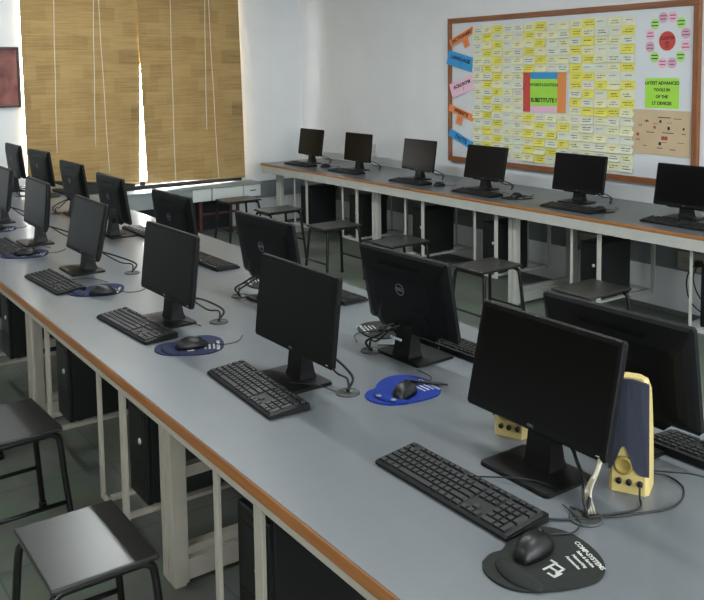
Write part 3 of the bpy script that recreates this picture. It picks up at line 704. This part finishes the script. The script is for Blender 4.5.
bm = B(); box(bm, 3.715, 4.107, DY+0.02, DY+0.04, 0.235, 0.258); obj('foot_rail', bm, M['redsteel'], dk)
bm = B(); box(bm, 2.265, 2.985, DY+0.02, DY+0.04, 0.235, 0.258); obj('foot_rail', bm, M['redsteel'], dk)
bm = B(); box(bm, 2.23, 4.14, DB-0.03, DB-0.016, 0.05, 0.5); obj('modesty_panel', bm, M['navy'], dk)

# ------------------------------------------------------------------ blinds
def blind(name, label, tl, tr, bl, br, zl, zr, ztop, y, cords):
    t = thing(name, label, 'window blind', (tl, y, 0), group='bamboo window blinds')
    bm = B(); n = 230; prev = None
    for i in range(2*n+1):
        s = i/(2*n); off = -0.004 if i % 2 else 0.0; row = []
        for j in range(9):
            q = j/8; zb = zl+(zr-zl)*q; z = ztop+(zb-ztop)*s
            xl = tl+(bl-tl)*s; xr = tr+(br-tr)*s
            row.append(bm.verts.new((xl+(xr-xl)*q-tl, off+0.004*math.sin(q*9+s*4)*(0.3+s), z)))
        if prev:
            for j in range(8): bm.faces.new((prev[j], prev[j+1], row[j+1], row[j])).smooth = False
        prev = row
    o = obj('bamboo_sheet', bm, M['bamboo'], t)
    o.modifiers.new('thickness', 'SOLIDIFY').thickness = 0.003
    bm = B(); tube(bm, [(bl-tl+0.01, -0.003, zl+0.012), (br-tl-0.01, -0.003, zr+0.012)], 0.009, 8, smooth=False); obj('bottom_rod', bm, M['bamboo'], t)
    bm = B(); box(bm, 0, tr-tl, -0.02, 0.02, ztop-0.02, ztop+0.03, 0.004); obj('head_rail', bm, M['bamboo'], t)
    for x0, z0, x1, z1 in cords:
        bm = B(); k = 8
        tube(bm, [(x0+(x1-x0)*i/k-tl+0.002*math.sin(i*1.7), -0.018-0.003*math.sin(i), z0+(z1-z0)*i/k) for i in range(k+1)], 0.0045, 6, sub=3); obj('pull_cord', bm, M['cordw'], t)
blind('bamboo_blind', 'brown woven bamboo blind hanging left of the bright window gap', 2.081, 3.240, 2.084, 3.161, 0.715, 0.590, 2.66, 8.228,
      [(2.39, 2.64, 2.355, 0.95), (2.763, 2.64, 2.723, 0.98), (2.80, 2.64, 2.85, 0.72)])
blind('bamboo_blind', 'brown woven bamboo blind hanging right of the bright window gap', 3.184, 4.299, 3.233, 4.339, 0.590, 0.560, 2.66, 8.214,
      [(3.53, 2.64, 3.53, 0.60), (3.913, 2.64, 3.893, 1.10), (3.944, 2.64, 4.014, 0.58)])

# ------------------------------------------------------------------ picture, sockets and small things
pc = thing('picture', 'dark framed red picture on the back wall at the left photo edge', 'picture', (1.70, YB, 1.671))
bm = B()
for x0, x1, z0, z1 in ((-0.36, 0.358, 0.255, 0.275), (-0.36, 0.358, -0.275, -0.255), (-0.36, -0.34, -0.255, 0.255), (0.338, 0.358, -0.255, 0.255)): box(bm, x0, x1, -0.035, 0, z0, z1, 0.003)
obj('frame', bm, M['frame_dark'], pc)
bm = B(); box(bm, -0.34, 0.338, -0.02, -0.004, -0.255, 0.255); obj('canvas', bm, M['canvas'], pc)

RW = Matrix(((0, 0, -1), (-1, 0, 0), (0, 1, 0)))      # local x -> -Y, y -> up, z -> into the room
def onwall(o, y, z, off=0.0, roll=0.0, lean=0.0):
    o.rotation_euler = (RW @ Matrix.Rotation(lean, 3, 'Y') @ Matrix.Rotation(roll, 3, 'Z')).to_euler(); o.location = (XR-off, y, z)
def socket(label, y, z, w, h, m, off=0.0, gang=2):
    t = thing('socket_plate', label, 'wall socket', group='wall sockets')
    bm = B(); box(bm, -w/2, w/2, -h/2, h/2, 0, 0.012, 0.003); obj('plate', bm, m, t)
    for k in range(gang):
        cx = (k-(gang-1)/2)*w/gang; bm = B()
        for dx, dy in ((0, 0.014), (-0.011, -0.008), (0.011, -0.008)): lathe(bm, [(0.0042, 0.011), (0.0042, 0.0128)], 10, (cx+dx, dy, 0))
        obj('socket_holes', bm, M['dark'], t)
    onwall(t, y, z, off); return t
socket('faint white wall socket above the bench right of the second monitor from the corner', 6.90, 0.885, 0.10, 0.15, M['socket_white'], gang=1)
socket('beige double socket under the wall bench beside the fifth computer tower', 4.22, 0.405, 0.22, 0.10, M['socket'], 0.016)
s3 = socket('beige double socket with a black plug under the wall bench at the right photo edge', 3.31, 0.395, 0.24, 0.12, M['socket'], 0.016)
bm = B(); box(bm, 0.03, 0.07, -0.02, 0.02, 0.012, 0.05, 0.006); tube(bm, [(0.05, -0.005, 0.045), (0.04, -0.10, 0.07), (0.09, -0.22, 0.06), (0.22, -0.30, 0.05), (0.4, -0.32, 0.05)], 0.005, 6)
tube(bm, [(0.03, 0, 0.03), (-0.02, -0.10, 0.05), (0.0, -0.24, 0.05), (0.10, -0.32, 0.04), (0.3, -0.335, 0.04)], 0.005, 6); obj('plug', bm, M['rubber'], s3)
bm = B(); box(bm, 4.88, 4.98, 3.09, 3.19, 0.0, 0.060, 0.008); box(bm, 4.895, 4.965, 3.105, 3.175, 0.060, 0.067, 0.003)
tag(obj('adapter_box', bm, M['tissue']), 'small white box on the floor under the wall bench by the right photo edge', 'box')
bm = B()
for k in range(5):
    bmesh.ops.create_icosphere(bm, subdivisions=2, radius=0.022+0.006*rnd.random(), matrix=Matrix.Translation((4.80+0.025*rnd.random(), 3.03-0.05+0.02*k+0.01*rnd.random(), 0.775+0.025*rnd.random())))
for v in bm.verts: v.co += Vector((rnd.uniform(-.006, .006), rnd.uniform(-.006, .006), rnd.uniform(-.006, .006))); v.co.z = max(v.co.z, 0.7505)
tag(obj('crumpled_bag', bm, M['tissue']), 'crumpled white plastic bag behind the bench monitor nearest the camera', 'bag')

# ------------------------------------------------------------------ pinboard
pbrd = thing('pinboard', 'large white pinboard in a brown wooden frame on the right-hand wall', 'board', (XR, 0, 0))
y0, y1, z0, z1, fw = 3.300, 5.752, 0.885, 2.133, 0.042
bm = B(); box(bm, -0.022, 0, y0+0.01, y1-0.01, z0+0.01, z1-0.01); obj('panel', bm, M['board'], pbrd)
bm = B(); box(bm, -0.04, 0, y0, y1, z0, z0+fw, 0.004); obj('frame_rail', bm, M['bframe'], pbrd)
bm = B(); box(bm, -0.04, 0, y0, y1, z1-fw, z1, 0.004); obj('frame_rail', bm, M['bframe'], pbrd)
bm = B(); box(bm, -0.04, 0, y0, y0+fw, z0+fw, z1-fw, 0.004); obj('frame_stile', bm, M['bframe_v'], pbrd)
bm = B(); box(bm, -0.04, 0, y1-fw, y1, z0+fw, z1-fw, 0.004); obj('frame_stile', bm, M['bframe_v'], pbrd)
OFF = 0.0225
def sheet(name, w, h, m, label, cat, y, z, roll=0.0, group=None, off=0.0, curl=0.0, bev=0):
    bm = B(); box(bm, -w/2, w/2, -h/2, h/2, 0, 0.0012)
    o = obj(name, bm, m); tag(o, label, cat, group); onwall(o, y, z, OFF+off, roll); return o
def T(x, y, z=0.0014, rot=0): return Matrix.Translation((x, y, z)) @ Matrix.Rotation(rot, 4, 'Z')
# word slips
def slip_mesh(w, h, m, seed):
    q = random.Random(seed); bm = B(); n = 4; R = []
    cur = q.choice((0.002, 0.004, 0.006, 0.010, 0.014)); tw_ = q.uniform(-0.004, 0.004)
    def zz(x, s): return 0.0008 + cur*s*s + tw_*(x/w)*s
    for th in (0, 0.0008):
        R.append([[bm.verts.new((x, h/2-h*i/n, zz(x, i/n)+th)) for x in (-w/2, 0, w/2)] for i in range(n+1)])
    for i in range(n):
        for j in range(2):
            a_ = R[1]; bm.faces.new((a_[i][j], a_[i+1][j], a_[i+1][j+1], a_[i][j+1]))
            a_ = R[0]; bm.faces.new((a_[i][j], a_[i][j+1], a_[i+1][j+1], a_[i+1][j]))
    rim = [(i, 0) for i in range(n+1)] + [(n, 1)] + [(i, 2) for i in range(n, -1, -1)] + [(0, 1)]
    for (a1, b1), (a2, b2) in zip(rim, rim[1:]+rim[:1]): bm.faces.new((R[0][a1][b1], R[0][a2][b2], R[1][a2][b2], R[1][a1][b1]))
    ink = q.choice((1, 1, 2, 2, 3)) if m != 'y' else q.choice((1, 1, 3))
    for k in range(q.choice((1, 2, 2))):              # a line or two of handwriting
        s = 0.42 + 0.26*k; yy = h/2-h*s; x = -w*q.uniform(0.18, 0.36); xe = w*q.uniform(0.12, 0.36)
        while x < xe:
            l = q.uniform(0.005, 0.012); hh = q.uniform(0.0018, 0.0036); z_ = zz(x, s)+0.0013
            f = bm.faces.new([bm.verts.new((a__, b__, z_+cur*0.08)) for a__, b__ in ((x, yy-hh), (x+l, yy-hh), (x+l, yy+hh), (x, yy+hh))]); f.material_index = ink; x += l+q.uniform(0.002, 0.005)
    me_o = obj('word_slip', bm, [M[{'y': 'p_yellow', 'c': 'p_cream', 'w': 'p_white'}[m]], M['ink'], M['ink_blue'], M['ink_brown' if m == 'y' else 'ink_red']]); me = me_o.data
    bpy.data.objects.remove(me_o); return me
NC, NR = 14, 17
ZS0, ZS1 = 2.052, 0.952; CY = [5.385-(5.385-3.858)*i/(NC-1) for i in range(NC)]; ph = (ZS0-ZS1)/NR
LIB = {k: [slip_mesh(0.116, ph*1.02, k, 31*i+ord(k)) for i in range(9)] for k in 'ycw'}
YEL = set()
for c, par in ((2, 0), (3, 1), (6, 0), (7, 1), (10, 0), (11, 1), (14, 0)):
    for r_ in range(1, NR+1):
        if r_ % 2 == par: YEL.add((r_, c))
for r_, c in ((11, 12), (11, 13), (9, 13), (8, 12), (13, 9), (15, 9), (14, 8), (16, 8), (17, 7), (7, 10)): YEL.add((r_, c))
for r_ in range(12, 18):
    for c in (10, 11, 12, 13, 14): YEL.discard((r_, c))
rown = ['first', 'second', 'third', 'fourth', 'fifth', 'sixth', 'seventh', 'eighth', 'ninth', 'tenth', 'eleventh', 'twelfth', 'thirteenth', 'fourteenth', 'fifteenth', 'sixteenth', 'seventeenth']
for r_ in range(1, NR+1):
    for c in range(1, NC+1):
        y = CY[c-1]; z = ZS0-(r_-0.5)*ph
        if 4.39 < y < 4.88 and 1.33 < z < 1.68: continue
        k = 'y' if (r_, c) in YEL else ('w' if (r_*3+c*5) % 7 < 4 else 'c')
        o = bpy.data.objects.new('word_slip', rnd.choice(LIB[k])); COL.objects.link(o)
        tag(o, f"{ {'y': 'yellow', 'c': 'cream', 'w': 'white'}[k] } word slip on the pinboard, {rown[r_-1]} row down, {rown[c-1]} column from the left", 'paper slip', 'word slips on the pinboard')
        onwall(o, y+rnd.uniform(-.004, .004), z+rnd.uniform(-.003, .003), OFF, rnd.uniform(-0.03, 0.03))
# centre poster
po = sheet('title_poster', 0.44, 0.31, M['p_pink'], 'square colour-bordered title poster in the middle of the word slips', 'poster', 4.635, 1.505, off=0.004)
bm = B(); box(bm, -0.22, -0.145, -0.155, 0.155, 0.0012, 0.002); obj('red_strip', bm, M['p_red'], po)
bm = B(); box(bm, 0.135, 0.22, -0.155, 0.155, 0.0012, 0.002); obj('orange_strip', bm, M['p_dorange'], po)
bm = B(); box(bm, -0.145, 0.135, 0.105, 0.155, 0.0012, 0.002); obj('blue_strip', bm, M['p_blue'], po)
bm = B(); box(bm, -0.145, 0.135, -0.105, 0.105, 0.0012, 0.0022); gc = obj('green_card', bm, M['p_green'], po)
text_obj('lettering', "WORD'S LOCATION", 0.031, M['ink'], gc, T(-0.003, 0.058, 0.0026), 0.0003, 0.0008)
text_obj('lettering', 'SUBSTITUTE ?', 0.044, M['ink'], gc, T(-0.003, -0.062, 0.0026), 0.0003, 0.0018)
# word strips down the left edge
def wstrip(w, h, m, txt, y, z, roll, label, size, tagm=None, tagxy=None):
    o = sheet('word_strip', w, h, m, label, 'paper strip', y, z, roll, 'word strips at the left edge of the pinboard')
    onwall(o, y, z, 0.033, roll, 0.066)
    text_obj('lettering', txt, size, M['ink'], o, T(0, h*0.12 if tagm is None and h > 0.1 else 0), 0.0003, 0.0018)
    if tagxy:
        bm = B(); box(bm, tagxy[0]-0.032, tagxy[0]+0.032, tagxy[1]-0.045, tagxy[1]+0.035, -0.001, 0.0008); q = obj('question_tag', bm, m, o)
        text_obj('question_mark', '?', 0.05, M['ink_red'], q, T(tagxy[0], tagxy[1]-0.008, 0.0011), 0.0002, 0.0005)
    elif h > 0.1: text_obj('question_mark', '?', 0.045, M['ink'], o, T(0.01, -h*0.24), 0.0003)
    return o
wstrip(0.30, 0.062, M['p_orange'], 'DICTIONARY', 5.572, 1.972, 0.385, 'orange lettered strip with small tag at the top left corner of the pinboard', 0.042, True, (0.025, -0.062))
wstrip(0.31, 0.125, M['p_blue'], 'LANGUAGE', 5.594, 1.763, -0.245, 'broad blue lettered card overlapping the left frame of the pinboard', 0.044)
wstrip(0.29, 0.125, M['p_pink'], 'ACRONYM', 5.568, 1.545, 0.31, 'pink lettered card at the left edge of the pinboard', 0.042)
wstrip(0.305, 0.060, M['p_orange'], 'WEBSITE', 5.582, 1.315, -0.30, 'orange lettered strip with small tag below the pink card on the pinboard', 0.044, True, (-0.005, -0.062))
wstrip(0.305, 0.072, M['p_blue'], 'FACTS', 5.585, 1.085, -0.385, 'blue lettered strip at the bottom left of the pinboard', 0.05)
# ring of dots
def dot(r, m, label, y, z, txt, tm, group):
    bm = B(); n = 28; prism(bm, [(r*math.cos(2*PI*k/n), r*1.02*math.sin(2*PI*k/n)) for k in range(n)], 0, 0.0012)
    o = obj('paper_dot', bm, m); tag(o, label, 'paper disc', group); onwall(o, y, z, OFF)
    if txt:
        for s, sz, dy in txt: text_obj('lettering', s, sz, tm, o, T(0, dy), 0.0003, 0.0006)
    else:
        bm = B(); q = random.Random(int(y*1000))
        for dy in (0.012, -0.010):
            w = q.uniform(0.018, 0.028); box(bm, -w, w, dy-0.0035, dy+0.0035, 0.0012, 0.0015)
        obj('writing', bm, tm, o)
    return o
dot(0.064, M['p_red'], 'large red paper disc in the ring of dots at the pinboard top right', 3.546, 1.867, (('CLUSTER', 0.028, 0.018), ('OF', 0.022, -0.014), ('I.T', 0.026, -0.04)), M['ink'], None)
ring = [('p_mauve', 'mauve', 'at twelve o\'clock left'), ('p_pink', 'pink', 'just right of the top'), ('p_lime', 'lime green', 'at the upper right'), ('p_mauve', 'mauve', 'on the right, upper of two'),
        ('p_pink', 'pink', 'on the right, lower of two'), ('p_lime', 'lime green', 'at the lower right'), ('p_mauve', 'mauve', 'just right of the bottom'), ('p_pink', 'pink', 'just left of the bottom'),
        ('p_lime', 'lime green', 'at the lower left'), ('p_mauve', 'mauve', 'on the left, lower of two'), ('p_pink', 'pink', 'on the left, upper of two'), ('p_lime', 'lime green', 'at the upper left')]
for k, (mm, cn, wh) in enumerate(ring):
    q = PI/2 + PI/12 - k*PI/6
    dot(0.036, M[mm], f'small {cn} paper disc {wh} of the pinned ring', 3.543-0.142*math.cos(q), 1.872+0.158*math.sin(q), None, M['ink_red'] if mm != 'p_lime' else M['ink'], 'small paper discs in a ring')
cd = sheet('notice_card', 0.265, 0.205, M['p_green'], 'bright green lettered card below the ring of dots on the pinboard', 'card', 3.580, 1.515)
for s, sz, dy in (('LATEST ADVANCED', 0.030, 0.068), ('TOOLS IN', 0.028, 0.022), ('OF THE', 0.028, -0.025), ('I.T DEVICES', 0.030, -0.07)):
    text_obj('lettering', s, sz, M['ink'], cd, T(0, dy), 0.0003, 0.0010)
ch = sheet('chart_sheet', 0.455, 0.31, M['p_beige'], 'beige sheet of small drawings at the lower right of the pinboard', 'chart', 3.585, 1.245, -0.012, off=0.003)
q = random.Random(3); bm = B(); bm2 = B()
for x, y, w, h in ((-0.11, 0.075, 0.04, 0.005), (0.03, 0.105, 0.10, 0.006), (0.13, 0.10, 0.06, 0.004), (-0.16, 0.045, 0.03, 0.005), (-0.08, 0.0, 0.065, 0.005), (0.06, 0.002, 0.09, 0.005), (0.18, 0.0, 0.03, 0.005),
                   (-0.18, -0.055, 0.035, 0.005), (-0.12, -0.095, 0.03, 0.004), (0.0, -0.105, 0.045, 0.005), (0.10, -0.11, 0.045, 0.005), (0.16, -0.06, 0.05, 0.003), (0.03, -0.065, 0.05, 0.003), (-0.04, 0.06, 0.04, 0.003), (0.07, 0.07, 0.04, 0.003)):
    box(bm, x-w/2, x+w/2, y-h/2, y+h/2, 0.0012, 0.0016)
for x, y, r_ in ((0.0, 0.078, 0.012), (0.065, 0.035, 0.013), (0.18, 0.035, 0.010), (0.0, -0.075, 0.013), (-0.11, 0.076, 0.009)):
    prism(bm, [(x+r_*math.cos(k*PI/4)*q.uniform(.6, 1), y+r_*math.sin(k*PI/4)*q.uniform(.8, 1.2)) for k in range(8)], 0.0012, 0.0017)
obj('black_drawings', bm, M['ink'], ch)
for x, y, r_ in ((0.022, -0.035, 0.015), (0.046, -0.035, 0.015), (-0.045, 0.035, 0.011), (-0.18, -0.02, 0.012)):
    prism(bm2, [(x+r_*math.cos(k*PI/5), y+r_*math.sin(k*PI/5)) for k in range(10)], 0.0012, 0.0017)
obj('red_drawings', bm2, M['ink_red'], ch)

# ------------------------------------------------------------------ light
w = bpy.data.worlds.new('daylight'); SC.world = w; w.use_nodes = True
bg = w.node_tree.nodes['Background']; bg.inputs['Color'].default_value = (0.93, 0.97, 1.0, 1); bg.inputs['Strength'].default_value = 3.0
# sky: much brighter on the sunny side beyond the blinds (+Y)
wt = w.node_tree; tcw = wt.nodes.new('ShaderNodeTexCoord'); sp_ = wt.nodes.new('ShaderNodeSeparateXYZ'); wt.links.new(tcw.outputs['Generated'], sp_.inputs[0])
mr = wt.nodes.new('ShaderNodeMapRange'); mr.inputs['From Min'].default_value = 0.0; mr.inputs['From Max'].default_value = 0.5
mr.inputs['To Min'].default_value = 2.0; mr.inputs['To Max'].default_value = 45.0
wt.links.new(sp_.outputs['Y'], mr.inputs['Value']); wt.links.new(mr.outputs['Result'], bg.inputs['Strength'])
def area(name, loc, rot, sx, sy, power, col):
    l = bpy.data.lights.new(name, 'AREA'); l.shape = 'RECTANGLE'; l.size = sx; l.size_y = sy; l.energy = power; l.color = col
    o = bpy.data.objects.new(name, l); COL.objects.link(o); o.location = loc; o.rotation_euler = rot; return o
area('added_front_light', (1.5, YF-0.15, 1.8), (PI/2, 0, 0), 5.6, 1.6, 165, (0.93, 0.975, 1.0))  # area lamp added behind the viewer to light the blinds and back wall
for x, y in ((2.2, 0.6), (2.2, 2.6), (2.2, 4.6), (2.2, 6.6), (-1.1, 1.2), (-1.1, 4.0)):
    area('added_ceiling_lamp', (x, y, ZC-0.06), (0, 0, PI/2), 1.2, 0.12, 22, (0.95, 1.0, 1.0))  # unseen lamps added overhead, spaced to keep their glare off the table

# ------------------------------------------------------------------ camera
cam = bpy.data.cameras.new('camera'); co = bpy.data.objects.new('camera', cam); COL.objects.link(co)
f, cx, cy, yaw, pit, roll, Hc = 860.616, 355.725, 146.663, 0.615, 0.09, 0.013, 1.706
fw_ = Vector((math.sin(yaw)*math.cos(pit), math.cos(yaw)*math.cos(pit), -math.sin(pit))); rt = Vector((math.cos(yaw), -math.sin(yaw), 0)); dn = fw_.cross(rt)
r2 = math.cos(roll)*rt + math.sin(roll)*dn; d2 = -math.sin(roll)*rt + math.cos(roll)*dn
import_mtx = Matrix((r2, -d2, -fw_)).transposed().to_4x4(); import_mtx.translation = (0, 0, Hc); co.matrix_world = import_mtx
cam.sensor_fit = 'HORIZONTAL'; cam.sensor_width = 36; cam.lens = f/704*36
cam.shift_x = (352-cx)/704; cam.shift_y = -(300-cy)/704; cam.clip_start = 0.05
SC.camera = co
SC.view_settings.view_transform = 'Standard'; SC.view_settings.look = 'None'; SC.view_settings.gamma = 1; SC.view_settings.use_curve_mapping = False
SC.view_settings.exposure = 0.60
SC.cycles.use_denoising = True
SC.cycles.max_bounces = 8
SC.cycles.sample_clamp_indirect = 0
